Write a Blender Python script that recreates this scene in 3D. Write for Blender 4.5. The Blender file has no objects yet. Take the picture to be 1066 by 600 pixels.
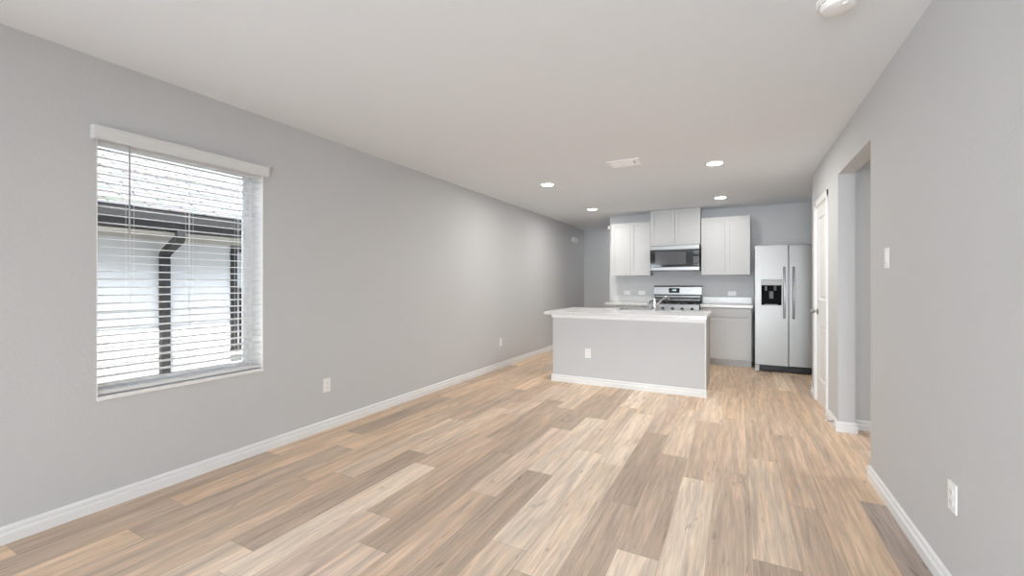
import bpy, bmesh, math, random
from mathutils import Vector, Matrix
random.seed(7)
sc = bpy.context.scene
C = sc.collection

# ---------------------------------------------------------------- camera
W, Hh, F = 1066.0, 600.0, 443.0
YAW = math.atan((767 - 533) / F)
cd = bpy.data.cameras.new('camera')
cd.sensor_width = 36.0
cd.lens = 36.0 * F / W
cd.shift_y = -4.0 / W
cd.clip_start = 0.02
cam = bpy.data.objects.new('camera', cd)
cam.location = (0, 0, 1.22)
cam.rotation_euler = (math.pi / 2, 0, YAW)
C.objects.link(cam)
sc.camera = cam

# ---------------------------------------------------------------- light
sc.view_settings.view_transform = 'Standard'
sc.view_settings.look = 'None'
sc.view_settings.gamma = 1.0
sc.view_settings.use_curve_mapping = False
sc.view_settings.exposure = 0.22
sc.cycles.max_bounces = 10
sc.cycles.diffuse_bounces = 7
sc.cycles.glossy_bounces = 5
sc.cycles.transmission_bounces = 6
sc.cycles.transparent_max_bounces = 8
sc.cycles.sample_clamp_indirect = 4.0
sc.cycles.caustics_reflective = False
sc.cycles.caustics_refractive = False

world = bpy.data.worlds.new('sky')
sc.world = world
world.use_nodes = True
wn = world.node_tree
bg = wn.nodes['Background']
sky = wn.nodes.new('ShaderNodeTexSky')
sky.sky_type = 'NISHITA'
sky.sun_disc = False
sky.sun_elevation = math.radians(55)
sky.sun_rotation = math.radians(130)
hsv = wn.nodes.new('ShaderNodeHueSaturation')
hsv.inputs['Saturation'].default_value = 0.35
wn.links.new(sky.outputs[0], hsv.inputs['Color'])
wn.links.new(hsv.outputs[0], bg.inputs[0])
bg.inputs[1].default_value = 1.7

sd = bpy.data.lights.new('sun', 'SUN')
sd.energy = 13.0
sd.angle = math.radians(0.6)
sd.color = (1.0, 0.97, 0.93)
sun = bpy.data.objects.new('sun', sd)
sun.rotation_euler = Vector((-1, 0.75, -1.75)).to_track_quat('-Z', 'Y').to_euler()
C.objects.link(sun)

def area(name, loc, direction, sx, sy, power, color=(1, 1, 1)):
    d = bpy.data.lights.new(name, 'AREA')
    d.shape = 'RECTANGLE'; d.size = sx; d.size_y = sy; d.energy = power; d.color = color
    o = bpy.data.objects.new(name, d)
    o.location = loc
    o.rotation_euler = Vector(direction).to_track_quat('-Z', 'Y').to_euler()
    C.objects.link(o)
    return o
# daylight through the big glass door behind the camera, an added side fill, entry and hall lamps
dl = area('daylight_patio_door', (-0.35, -3.46, 1.10), (0, 1, .06), 1.8, 1.95, 30, (.83, .915, 1))
dl.data.spread = math.radians(70)
area('side_fill', (-3.0, -2.05, 1.32), (1, 0.55, .15), 1.9, 1.35, 64, (.83, .915, 1))  # added fill for right wall, floor and ceiling, keeps direct light off left wall
area('entry_light', (-1.92, 8.93, 2.38), (-.1, .2, -1), 0.2, 0.2, 3.5, (.97, .98, 1))
area('hall_light', (2.2, 3.9, 2.3), (0, 0, -1), 0.5, 0.5, 13, (1, 0.99, 0.97))

# ---------------------------------------------------------------- helpers
def tag(o, label=None, cat=None, group=None, kind=None):
    if label: o['label'] = label
    if cat: o['category'] = cat
    if group: o['group'] = group
    if kind: o['kind'] = kind
    return o
WP = {}
def empty(name, loc, label, cat, group=None):
    o = bpy.data.objects.new(name, None)
    o.empty_display_size = 0.1
    C.objects.link(o)
    o.location = loc
    WP[o.name] = Vector(loc)
    return tag(o, label, cat, group)
def obj(name, bm, mat, parent=None, smooth=False, org=None):
    """link a bmesh given in world coordinates"""
    me = bpy.data.meshes.new(name)
    bmesh.ops.recalc_face_normals(bm, faces=bm.faces)
    if parent is not None:
        org = WP[parent.name]
    if org is None: org = Vector((0, 0, 0))
    org = Vector(org)
    bmesh.ops.translate(bm, verts=bm.verts, vec=-org)
    for f in bm.faces: f.smooth = smooth
    bm.to_mesh(me); bm.free()
    me.materials.append(mat)
    o = bpy.data.objects.new(name, me)
    C.objects.link(o)
    WP[o.name] = org
    if parent is not None:
        o.parent = parent
    else:
        o.location = org
    if smooth:
        try: me.set_sharp_from_angle(angle=math.radians(35))
        except Exception: pass
    return o
def struct(name, bm, mat, parent=None):
    o = obj(name, bm, mat, parent)
    if parent is None: o['kind'] = 'structure'
    return o
def B(): return bmesh.new()
def box(bm, x0, x1, y0, y1, z0, z1, bev=0, seg=2):
    x0, x1 = min(x0, x1), max(x0, x1); y0, y1 = min(y0, y1), max(y0, y1); z0, z1 = min(z0, z1), max(z0, z1)
    t = bmesh.new()
    bmesh.ops.create_cube(t, size=1)
    for v in t.verts:
        v.co = Vector((x0 + (v.co.x + .5) * (x1 - x0), y0 + (v.co.y + .5) * (y1 - y0), z0 + (v.co.z + .5) * (z1 - z0)))
    if bev:
        bmesh.ops.bevel(t, geom=list(t.edges), offset=bev, segments=seg, profile=.5, affect='EDGES')
    m = bpy.data.meshes.new('t'); t.to_mesh(m); t.free(); bm.from_mesh(m); bpy.data.meshes.remove(m)
    return bm
def BX(*a, **k): return box(B(), *a, **k)
def cyl(bm, p, axis, r, h, seg=32, r2=None, bev=0):
    """cylinder from p along axis"""
    t = bmesh.new()
    bmesh.ops.create_cone(t, cap_ends=True, cap_tris=False, segments=seg, radius1=r, radius2=r if r2 is None else r2, depth=h)
    if bev:
        bmesh.ops.bevel(t, geom=[e for e in t.edges if abs(e.verts[0].co.z - e.verts[1].co.z) < 1e-6], offset=bev, segments=3, profile=.5, affect='EDGES')
    a = Vector(axis).normalized()
    M = Matrix.Translation(Vector(p) + a * h / 2) @ a.to_track_quat('Z', 'Y').to_matrix().to_4x4()
    bmesh.ops.transform(t, matrix=M, verts=t.verts)
    m = bpy.data.meshes.new('t'); t.to_mesh(m); t.free(); bm.from_mesh(m); bpy.data.meshes.remove(m)
    return bm
def lathe(bm, p, axis, prof, seg=32):
    """prof: list of (radius, height)"""
    a = Vector(axis).normalized(); q = a.to_track_quat('Z', 'Y').to_matrix()
    rings = []
    for r, h in prof:
        rings.append([bm.verts.new(Vector(p) + q @ Vector((r * math.cos(2 * math.pi * i / seg), r * math.sin(2 * math.pi * i / seg), h))) for i in range(seg)])
    for k in range(len(rings) - 1):
        for i in range(seg):
            j = (i + 1) % seg
            bm.faces.new((rings[k][i], rings[k][j], rings[k + 1][j], rings[k + 1][i]))
    bm.faces.new(rings[0]); bm.faces.new(rings[-1])
    return bm
def tube(bm, pts, rads, seg=14):
    pts = [Vector(p) for p in pts]
    if not isinstance(rads, (list, tuple)): rads = [rads] * len(pts)
    rings = []
    up = Vector((0, 0, 1))
    t0 = (pts[1] - pts[0]).normalized()
    nrm = t0.cross(up) if abs(t0.dot(up)) < .95 else t0.cross(Vector((1, 0, 0)))
    nrm.normalize()
    for k, p in enumerate(pts):
        if k == 0: t = pts[1] - p
        elif k == len(pts) - 1: t = p - pts[k - 1]
        else: t = (pts[k + 1] - p).normalized() + (p - pts[k - 1]).normalized()
        t.normalize()
        nrm = (nrm - t * nrm.dot(t)).normalized(); b = t.cross(nrm)
        rings.append([bm.verts.new(p + rads[k] * (nrm * math.cos(2 * math.pi * i / seg) + b * math.sin(2 * math.pi * i / seg))) for i in range(seg)])
    for k in range(len(rings) - 1):
        for i in range(seg):
            j = (i + 1) % seg
            bm.faces.new((rings[k][i], rings[k][j], rings[k + 1][j], rings[k + 1][i]))
    bm.faces.new(rings[0]); bm.faces.new(rings[-1])
    return bm
def prism(bm, prof, p0, p1, out):
    """extrude a profile [(depth along out, z)] from p0 to p1 (xy points)"""
    o = Vector((out[0], out[1], 0))
    a = [bm.verts.new(Vector((p0[0], p0[1], z)) + o * d) for d, z in prof]
    b = [bm.verts.new(Vector((p1[0], p1[1], z)) + o * d) for d, z in prof]
    n = len(prof)
    for i in range(n):
        j = (i + 1) % n
        bm.faces.new((a[i], a[j], b[j], b[i]))
    bm.faces.new(a); bm.faces.new(b)
    return bm
def wall_with_holes(bm, axis, c0, c1, u0, u1, z0, z1, holes):
    """slab; axis 'x': thickness in x (c0..c1), spans y u0..u1.  holes (ua,ub,za,zb)"""
    us = sorted(set([u0, u1] + [h[0] for h in holes] + [h[1] for h in holes]))
    zs = sorted(set([z0, z1] + [h[2] for h in holes] + [h[3] for h in holes]))
    for i in range(len(us) - 1):
        for k in range(len(zs) - 1):
            um, zm = (us[i] + us[i + 1]) / 2, (zs[k] + zs[k + 1]) / 2
            if any(h[0] < um < h[1] and h[2] < zm < h[3] for h in holes): continue
            if axis == 'x': box(bm, c0, c1, us[i], us[i + 1], zs[k], zs[k + 1])
            elif axis == 'y': box(bm, us[i], us[i + 1], c0, c1, zs[k], zs[k + 1])
            else: box(bm, us[i], us[i + 1], zs[k], zs[k + 1], c0, c1)
    bmesh.ops.remove_doubles(bm, verts=bm.verts, dist=1e-5)
    # drop the internal faces that two neighbouring cells share
    seen = {}
    for f in bm.faces:
        seen.setdefault(tuple(sorted(v.index for v in f.verts)), []).append(f)
    bm.verts.index_update()
    seen = {}
    for f in bm.faces:
        key = tuple(sorted(v.index for v in f.verts))
        seen.setdefault(key, []).append(f)
    dead = [f for fs in seen.values() if len(fs) > 1 for f in fs]
    if dead: bmesh.ops.delete(bm, geom=dead, context='FACES_ONLY')
    return bm

# ---------------------------------------------------------------- materials
def mat(name, col, rough=.5, metal=0, bump=None, spec=.5, emit=None, estr=0, coat=0):
    m = bpy.data.materials.new(name); m.use_nodes = True
    n = m.node_tree; p = n.nodes['Principled BSDF']
    p.inputs['Base Color'].default_value = (*col, 1)
    p.inputs['Roughness'].default_value = rough
    p.inputs['Metallic'].default_value = metal
    p.inputs['Specular IOR Level'].default_value = spec
    if coat: p.inputs['Coat Weight'].default_value = coat
    if emit:
        p.inputs['Emission Color'].default_value = (*emit, 1)
        p.inputs['Emission Strength'].default_value = estr
    if bump:
        scale, strength, dist = bump[:3]
        tc = n.nodes.new('ShaderNodeTexCoord'); nz = n.nodes.new('ShaderNodeTexNoise')
        nz.inputs['Scale'].default_value = scale; nz.inputs['Detail'].default_value = 3
        bp = n.nodes.new('ShaderNodeBump'); bp.inputs['Strength'].default_value = strength; bp.inputs['Distance'].default_value = dist
        src = tc.outputs['Object']
        if len(bump) > 3:
            mp = n.nodes.new('ShaderNodeMapping'); mp.inputs['Scale'].default_value = bump[3]
            n.links.new(src, mp.inputs[0]); src = mp.outputs[0]
        n.links.new(src, nz.inputs['Vector']); n.links.new(nz.outputs[0], bp.inputs['Height']); n.links.new(bp.outputs[0], p.inputs['Normal'])
    return m
M_wall = mat('painted_wall', (.603, .611, .622), .75, bump=(70, .35, .004), spec=.25)
M_ceil = mat('painted_ceiling', (.82, .85, .88), .85, bump=(90, .2, .003), spec=.15)
M_trim = mat('white_trim', (.85, .855, .86), .45, bump=(20, .02, .002))
M_cab = mat('white_cabinet', (.575, .577, .582), .5, bump=(25, .02, .002))
M_white = mat('white_plastic', (.90, .90, .90), .35, bump=(30, .02, .001))
M_blind = mat('blind_vinyl', (.94, .94, .94), .4, bump=(18, .05, .001))
nb = M_blind.node_tree
_t = nb.nodes.new('ShaderNodeBsdfTranslucent'); _t.inputs[0].default_value = (.95, .95, .94, 1)
_m = nb.nodes.new('ShaderNodeMixShader'); _m.inputs[0].default_value = .6
nb.links.new(nb.nodes['Principled BSDF'].outputs[0], _m.inputs[1]); nb.links.new(_t.outputs[0], _m.inputs[2])
nb.links.new(_m.outputs[0], nb.nodes['Material Output'].inputs[0])
M_rail = mat('blind_rail', (.74, .745, .75), .4, bump=(18, .05, .001))
M_dark = mat('black_plastic', (.012, .012, .014), .35, bump=(60, .05, .001))
M_iron = mat('cast_iron', (.015, .015, .016), .55, bump=(80, .2, .001))
M_glassblk = mat('black_glass', (.02, .02, .022), .06, bump=(6, .01, .001), coat=.5)
M_chrome = mat('chrome', (.82, .82, .83), .12, 1, bump=(10, .01, .001))
M_nickel = mat('brushed_nickel', (.42, .41, .39), .3, 1, bump=(10, .02, .001))
M_grey = mat('grey_plastic', (.30, .30, .31), .4, bump=(30, .02, .001))
M_handle = mat('dark_steel', (.30, .30, .31), .25, 1, bump=(10, .02, .001, (1, 1, .1)))
M_gutter = mat('dark_gutter', (.013, .011, .010), .6, bump=(12, .1, .002))
M_soffit = mat('beige_soffit', (.50, .46, .40), .8, bump=(20, .1, .002))
M_frame = mat('window_vinyl', (.90, .90, .90), .4, bump=(20, .02, .001))
M_ext = mat('exterior_brick', (.4, .35, .3), .9, bump=(20, .3, .01))
M_ground = mat('bounce_gravel', (.28, .275, .26), .95, bump=(30, .8, .03))  # unseen ground, paled to bounce light up onto the blind slats
M_lens = mat('lamp_lens', (.9, .9, .9), .4, emit=(1, .98, .94), estr=14, bump=(10, .01, .001))
M_digit = mat('lit_digits', (.7, .8, .8), .4, emit=(.8, .95, 1), estr=1.2, bump=(10, .01, .001))

def brushed(name, col, rough, sc3):
    m = mat(name, col, rough, 1)
    n = m.node_tree; p = n.nodes['Principled BSDF']
    tc = n.nodes.new('ShaderNodeTexCoord')
    mp = n.nodes.new('ShaderNodeMapping'); mp.inputs['Scale'].default_value = sc3
    nz = n.nodes.new('ShaderNodeTexNoise'); nz.inputs['Scale'].default_value = 1; nz.inputs['Detail'].default_value = 4
    mr = n.nodes.new('ShaderNodeMapRange'); mr.inputs[3].default_value = rough - .07; mr.inputs[4].default_value = rough + .1
    # slow sheet-metal waviness
    nz2 = n.nodes.new('ShaderNodeTexNoise'); nz2.inputs['Scale'].default_value = 1.0
    mp2 = n.nodes.new('ShaderNodeMapping'); mp2.inputs['Scale'].default_value = (1.2, 1.2, 3.2)
    bp = n.nodes.new('ShaderNodeBump'); bp.inputs['Strength'].default_value = .5; bp.inputs['Distance'].default_value = .010
    L = n.links.new
    L(tc.outputs['Object'], mp.inputs[0]); L(mp.outputs[0], nz.inputs[0]); L(nz.outputs[0], mr.inputs[0]); L(mr.outputs[0], p.inputs['Roughness'])
    L(tc.outputs['Object'], mp2.inputs[0]); L(mp2.outputs[0], nz2.inputs[0]); L(nz2.outputs[0], bp.inputs['Height']); L(bp.outputs[0], p.inputs['Normal'])
    return m
M_steel = brushed('stainless_steel', (.315, .308, .30), .38, (4, 4, 220))
M_steel2 = brushed('stainless_trim', (.31, .31, .31), .34, (4, 4, 300))

def quartz():
    m = mat('speckled_counter', (.70, .70, .70), .22)
    n = m.node_tree; p = n.nodes['Principled BSDF']; L = n.links.new
    tc = n.nodes.new('ShaderNodeTexCoord'); nz = n.nodes.new('ShaderNodeTexNoise'); nz.inputs['Scale'].default_value = 160
    cr = n.nodes.new('ShaderNodeValToRGB')
    cr.color_ramp.elements[0].position = .30; cr.color_ramp.elements[0].color = (.55, .55, .55, 1)
    cr.color_ramp.elements[1].position = .45; cr.color_ramp.elements[1].color = (.74, .74, .74, 1)
    L(tc.outputs['Object'], nz.inputs[0]); L(nz.outputs[0], cr.inputs[0]); L(cr.outputs[0], p.inputs['Base Color'])
    return m
M_counter = quartz()

def plank_material():
    m = bpy.data.materials.new('oak_planks'); m.use_nodes = True
    n = m.node_tree; p = n.nodes['Principled BSDF']; L = n.links.new
    N = n.nodes.new
    colA = N('ShaderNodeAttribute'); colA.attribute_name = 'plank_tone'
    seed = N('ShaderNodeAttribute'); seed.attribute_name = 'plank_seed'
    uv = N('ShaderNodeUVMap'); uv.uv_map = 'local'
    tc = N('ShaderNodeTexCoord')
    add = N('ShaderNodeVectorMath'); add.operation = 'ADD'
    sc_ = N('ShaderNodeVectorMath'); sc_.operation = 'SCALE'; sc_.inputs['Scale'].default_value = 37.0
    L(seed.outputs['Color'], sc_.inputs[0]); L(tc.outputs['Object'], add.inputs[0]); L(sc_.outputs[0], add.inputs[1])
    def noise(scale3, detail, dist=0.0, rough=.55):
        mp = N('ShaderNodeMapping'); mp.inputs['Scale'].default_value = scale3
        nz = N('ShaderNodeTexNoise'); nz.inputs['Scale'].default_value = 1; nz.inputs['Detail'].default_value = detail
        nz.inputs['Distortion'].default_value = dist; nz.inputs['Roughness'].default_value = rough
        L(add.outputs[0], mp.inputs[0]); L(mp.outputs[0], nz.inputs[0]); return nz.outputs[0]
    def mr(src, a, b, c, d):
        x = N('ShaderNodeMapRange'); x.inputs[1].default_value = a; x.inputs[2].default_value = b
        x.inputs[3].default_value = c; x.inputs[4].default_value = d; L(src, x.inputs[0]); return x.outputs[0]
    def mul(a, b):
        x = N('ShaderNodeMath'); x.operation = 'MULTIPLY'; L(a, x.inputs[0]); L(b, x.inputs[1]); return x.outputs[0]
    fine = mr(noise((150, 5, 1), 5, .3), .25, .75, .80, 1.18)
    mid = mr(noise((17, 1.0, 1), 5, 1.6), .28, .72, .75, 1.17)
    broad = mr(noise((8, .7, 1), 3, 1.2), .3, .7, .86, 1.12)
    knots = mr(noise((13, 2.2, 1), 2, 2.4), .66, .78, 1.0, .58)
    v = mul(mul(fine, mid), mul(broad, knots))
    # warm streaks
    warm = mr(noise((9, .9, 1), 3, 1.0), .50, .72, 0.0, 1.0)
    mixw = N('ShaderNodeMix'); mixw.data_type = 'RGBA'; mixw.blend_type = 'MULTIPLY'
    L(warm, mixw.inputs[0]); L(colA.outputs['Color'], mixw.inputs[6]); mixw.inputs[7].default_value = (1.0, .945, .885, 1)
    vm = N('ShaderNodeVectorMath'); vm.operation = 'SCALE'
    L(mixw.outputs[2], vm.inputs[0]); L(v, vm.inputs['Scale'])
    # seams: local uv in metres from plank edges (u: 0..w, v: 0..l stored as distance)
    sep = N('ShaderNodeSeparateXYZ'); L(uv.outputs[0], sep.inputs[0])
    def edge(src, wid):
        a = N('ShaderNodeMath'); a.operation = 'SUBTRACT'; a.inputs[0].default_value = .5; L(src, a.inputs[1])
        b = N('ShaderNodeMath'); b.operation = 'ABSOLUTE'; L(a.outputs[0], b.inputs[0])
        return mr(b.outputs[0], .5 - wid, .5, 1.0, .72)
    seam = mul(edge(sep.outputs[0], .012), edge(sep.outputs[1], .002))
    vm2 = N('ShaderNodeVectorMath'); vm2.operation = 'SCALE'; L(vm.outputs[0], vm2.inputs[0]); L(seam, vm2.inputs['Scale'])
    L(vm2.outputs[0], p.inputs['Base Color'])
    rg = mr(noise((90, 4, 1), 3), .3, .7, .36, .52); L(rg, p.inputs['Roughness'])
    p.inputs['Specular IOR Level'].default_value = .4
    bp = N('ShaderNodeBump'); bp.inputs['Strength'].default_value = .25; bp.inputs['Distance'].default_value = .001
    L(v, bp.inputs['Height']); L(bp.outputs[0], p.inputs['Normal'])
    return m
M_planks = plank_material()

def lap_siding():
    m = mat('lap_siding', (.62, .615, .60), .7)
    n = m.node_tree; p = n.nodes['Principled BSDF']; L = n.links.new
    tc = n.nodes.new('ShaderNodeTexCoord'); mp = n.nodes.new('ShaderNodeMapping'); mp.inputs['Scale'].default_value = (1, 3, 60)
    nz = n.nodes.new('ShaderNodeTexNoise'); bp = n.nodes.new('ShaderNodeBump'); bp.inputs['Distance'].default_value = .0006
    L(tc.outputs['Object'], mp.inputs[0]); L(mp.outputs[0], nz.inputs[0]); L(nz.outputs[0], bp.inputs['Height']); L(bp.outputs[0], p.inputs['Normal'])
    return m
M_siding = lap_siding()
def shingles():
    m = mat('roof_shingles', (.4, .38, .36), .95)
    n = m.node_tree; p = n.nodes['Principled BSDF']; L = n.links.new
    uv = n.nodes.new('ShaderNodeTexCoord')
    mp = n.nodes.new('ShaderNodeMapping'); mp.inputs['Scale'].default_value = (1, 1, 1)
    mp.inputs['Rotation'].default_value = (0, 0, math.pi / 2)
    br = n.nodes.new('ShaderNodeTexBrick')
    br.inputs['Color1'].default_value = (.175, .168, .162, 1); br.inputs['Color2'].default_value = (.125, .120, .115, 1)
    br.inputs['Mortar'].default_value = (.04, .037, .035, 1)
    br.inputs['Scale'].default_value = 1; br.inputs['Mortar Size'].default_value = .010
    br.inputs['Brick Width'].default_value = .30; br.inputs['Row Height'].default_value = .125
    nz = n.nodes.new('ShaderNodeTexNoise'); nz.inputs['Scale'].default_value = 9
    mx = n.nodes.new('ShaderNodeMix'); mx.data_type = 'RGBA'; mx.blend_type = 'MULTIPLY'; mx.inputs[0].default_value = .5
    L(uv.outputs['Object'], mp.inputs[0]); L(mp.outputs[0], br.inputs[0]); L(uv.outputs['Object'], nz.inputs[0])
    L(br.outputs[0], mx.inputs[6]); L(nz.outputs[1], mx.inputs[7]); L(mx.outputs[2], p.inputs['Base Color'])
    return m
M_shingle = shingles()
def glass(name='window_glass'):
    m = bpy.data.materials.new(name); m.use_nodes = True
    n = m.node_tree; n.nodes.remove(n.nodes['Principled BSDF']); out = n.nodes['Material Output']
    tr = n.nodes.new('ShaderNodeBsdfTransparent'); gl = n.nodes.new('ShaderNodeBsdfGlossy'); gl.inputs['Roughness'].default_value = .02
    mx = n.nodes.new('ShaderNodeMixShader'); fr = n.nodes.new('ShaderNodeFresnel'); fr.inputs[0].default_value = 1.3
    tr.inputs[0].default_value = (.93, .95, .95, 1)
    n.links.new(fr.outputs[0], mx.inputs[0]); n.links.new(tr.outputs[0], mx.inputs[1]); n.links.new(gl.outputs[0], mx.inputs[2]); n.links.new(mx.outputs[0], out.inputs[0])
    return m
M_glass = glass()

# ---------------------------------------------------------------- room shell
XL, XR, YB, H = -3.045, .742, 7.63, 2.44
YR = -3.5
YF = 9.25            # far wall of the entry hall
XE = 1.22            # fridge alcove side
T = .115
# floor planks
def build_floor():
    bm = B()
    colL = bm.loops.layers.float_color.new('plank_tone'); sdL = bm.loops.layers.float_color.new('plank_seed'); uvL = bm.loops.layers.uv.new('local')
    w, L0, PL = .183, -.303, 1.25
    tones = {'VL': (0.899, 0.738, 0.589), 'L': (0.824, 0.653, 0.503), 'T': (0.765, 0.572, 0.407), 'M': (0.706, 0.535, 0.401), 'D': (0.583, 0.444, 0.337), 'K': (0.46, 0.374, 0.316), 'P': (0.781, 0.615, 0.487)}
    # row: (one joint y, {segment start index: tone}) segment k runs from joint+k*PL
    R = {-15: (.655, {-1: 'T', 0: 'D', 1: 'T', 2: 'M', 3: 'D'}),
         -14: (2.48, {-2: 'D', -1: 'T', 0: 'D', 1: 'T', 2: 'M'}),
         -13: (2.23, {-2: 'T', -1: 'D', 0: 'T', 1: 'T', 2: 'M'}),
         -12: (1.75, {-2: 'M', -1: 'M', 0: 'T', 1: 'M', 2: 'T'}),
         -11: (3.15, {-3: 'P', -2: 'M', -1: 'L', 0: 'D', 1: 'T'}),
         -10: (2.415, {-2: 'L', -1: 'D', 0: 'L', 1: 'M', 2: 'T'}),
         -9: (2.265, {-2: 'P', -1: 'VL', 0: 'M', 1: 'P', 2: 'T'}),
         -8: (1.66, {-1: 'P', 0: 'M', 1: 'D', 2: 'L', 3: 'T'}),
         -7: (1.44, {-1: 'P', 0: 'D', 1: 'D', 2: 'L', 3: 'L'}),
         -6: (2.11, {-1: 'M', 0: 'P', 1: 'D', 2: 'T'}),
         -5: (2.52, {-2: 'D', -1: 'D', 0: 'VL', 1: 'D', 2: 'M'}),
         -4: (3.0, {-2: 'L', -1: 'VL', 0: 'L', 1: 'VL'}),
         -3: (2.86, {-2: 'M', -1: 'L', 0: 'VL', 1: 'L', 2: 'T'}),
         -2: (2.375, {-1: 'D', 0: 'D', 1: 'P', 2: 'M'}),
         -1: (1.96, {-1: 'VL', 0: 'D', 1: 'L', 2: 'T'}),
         0: (2.89, {-2: 'M', -1: 'VL', 0: 'M', 1: 'L', 2: 'T'}),
         1: (1.85, {-1: 'D', 0: 'M', 1: 'M', 2: 'T', 3: 'T'}),
         2: (2.17, {-1: 'D', 0: 'L', 1: 'M', 2: 'T', 3: 'M'}),
         3: (1.55, {-1: 'M', 0: 'M', 1: 'M', 2: 'M', 3: 'T'}),
         4: (3.25, {-2: 'K', -1: 'T', 0: 'M', 1: 'T'}),
         5: (3.03, {-2: 'K', -1: 'K', 0: 'T', 1: 'M'})}
    rnd = random.Random(3)
    Y0, Y1 = YR - .1, YF + .1
    for r in range(-16, 26):
        xa, xb = L0 + r * w, L0 + (r + 1) * w
        xa, xb = max(xa, XL - .1), min(xb, 4.0)
        if xb <= xa: continue
        j, tn = R.get(r, (rnd.uniform(0, PL), {}))
        k = math.floor((Y0 - j) / PL)
        while j + k * PL < Y1:
            ya, yb = max(Y0, j + k * PL), min(Y1, j + (k + 1) * PL)
            t = tn.get(k) or rnd.choice(['T', 'M', 'M', 'P', 'D', 'L'])
            kk = rnd.uniform(.95, 1.05); c = [q * kk for q in tones[t]]
            s = (rnd.random(), rnd.random(), rnd.random(), 1)
            vs = [bm.verts.new(p) for p in ((xa, ya, 0), (xb, ya, 0), (xb, yb, 0), (xa, yb, 0))]
            f = bm.faces.new(vs)
            for lp, uvc in zip(f.loops, ((0, 0), (1, 0), (1, 1), (0, 1))):
                lp[colL] = (*c, 1); lp[sdL] = s; lp[uvL].uv = uvc
            k += 1
    # underside slab
    bmesh.ops.remove_doubles(bm, verts=bm.verts, dist=1e-6)
    me = bpy.data.meshes.new('floor'); bm.to_mesh(me); bm.free(); me.materials.append(M_planks)
    o = bpy.data.objects.new('floor', me); C.objects.link(o); o['kind'] = 'structure'
build_floor()
struct('trim_1', BX(XL - .25, 4.0, YR - .2, YF + .2, -.25, -.012), M_ext)   # slab edge under the floor
struct('ceiling', BX(XL - .25, 4.0, YR - .2, YF + .2, H, H + .2), M_ceil)
WIN = (.98, 1.89, .605, 2.045)
struct('wall_left', wall_with_holes(B(), 'x', XL - .24, XL, YR - .2, YF + .2, 0, H, [WIN, (-3.0, -1.1, .605, 2.045)]), M_wall)
struct('wall_rear', wall_with_holes(B(), 'y', YR - .15, YR, XL, XR, 0, H, [(-1.28, .58, 0.02, 2.08)]), M_wall)
OP0, OP1, OPZ = 3.41, 4.385, 2.13
DR0, DR1, DRZ = 4.86, 5.47, 2.035
struct('wall_right', wall_with_holes(B(), 'x', XR, XR + T, YR - .15, 5.75, 0, H, [(OP0, OP1, 0, OPZ), (DR0, DR1, 0, DRZ)]), M_wall)
struct('wall_back', BX(-2.03, XE + T, YB, YB + T, 0, H), M_wall)
struct('wall_alcove', BX(XE, XE + T, 5.75, YB, 0, H), M_wall)
struct('wall_pantry', BX(XR + T, XE + T, 5.64, 5.75, 0, H), M_wall)
struct('wall_entry', BX(XL, 1.4, YF, YF + T, 0, H), M_wall)
struct('wall_entry_side', BX(1.3, 1.4, YB + T, YF, 0, H), M_wall)
struct('wall_closet', BX(XR + T, 3.2, 4.505, 4.60, 0, H), M_wall)
struct('wall_hall', BX(3.2, 3.3, 2.6, 4.60, 0, H), M_wall)
struct('wall_hall_near', BX(XR + T, 3.2, 2.6, 2.7, 0, H), M_wall)

BP = [(0, 0), (.016, 0), (.016, .045), (.014, .049), (.007, .052), (.007, .060), (.011, .064), (.011, .073), (.007, .080), (0, .083)]
def base(name, p0, p1, out): return struct(name, prism(B(), BP, p0, p1, out), M_trim)
base('baseboard_left', (XL, YR), (XL, YF), (1, 0))
bb = B()
prism(bb, BP, (XR, YR), (XR, OP0 + .0), (-1, 0))
prism(bb, BP, (XR - .015, OP0), (XR + T + .015, OP0), (0, 1))
prism(bb, BP, (XR, OP1 - .0), (XR, DR0 - .06), (-1, 0))
prism(bb, BP, (XR - .015, OP1), (XR + T + .015, OP1), (0, -1))
prism(bb, BP, (XR, DR1 + .06), (XR, 5.75), (-1, 0))
struct('baseboard_right', bb, M_trim)
base('baseboard_closet', (XR + T, 4.505), (3.2, 4.505), (0, -1))
base('baseboard_entry', (XL, YF), (1.3, YF), (0, -1))

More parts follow.
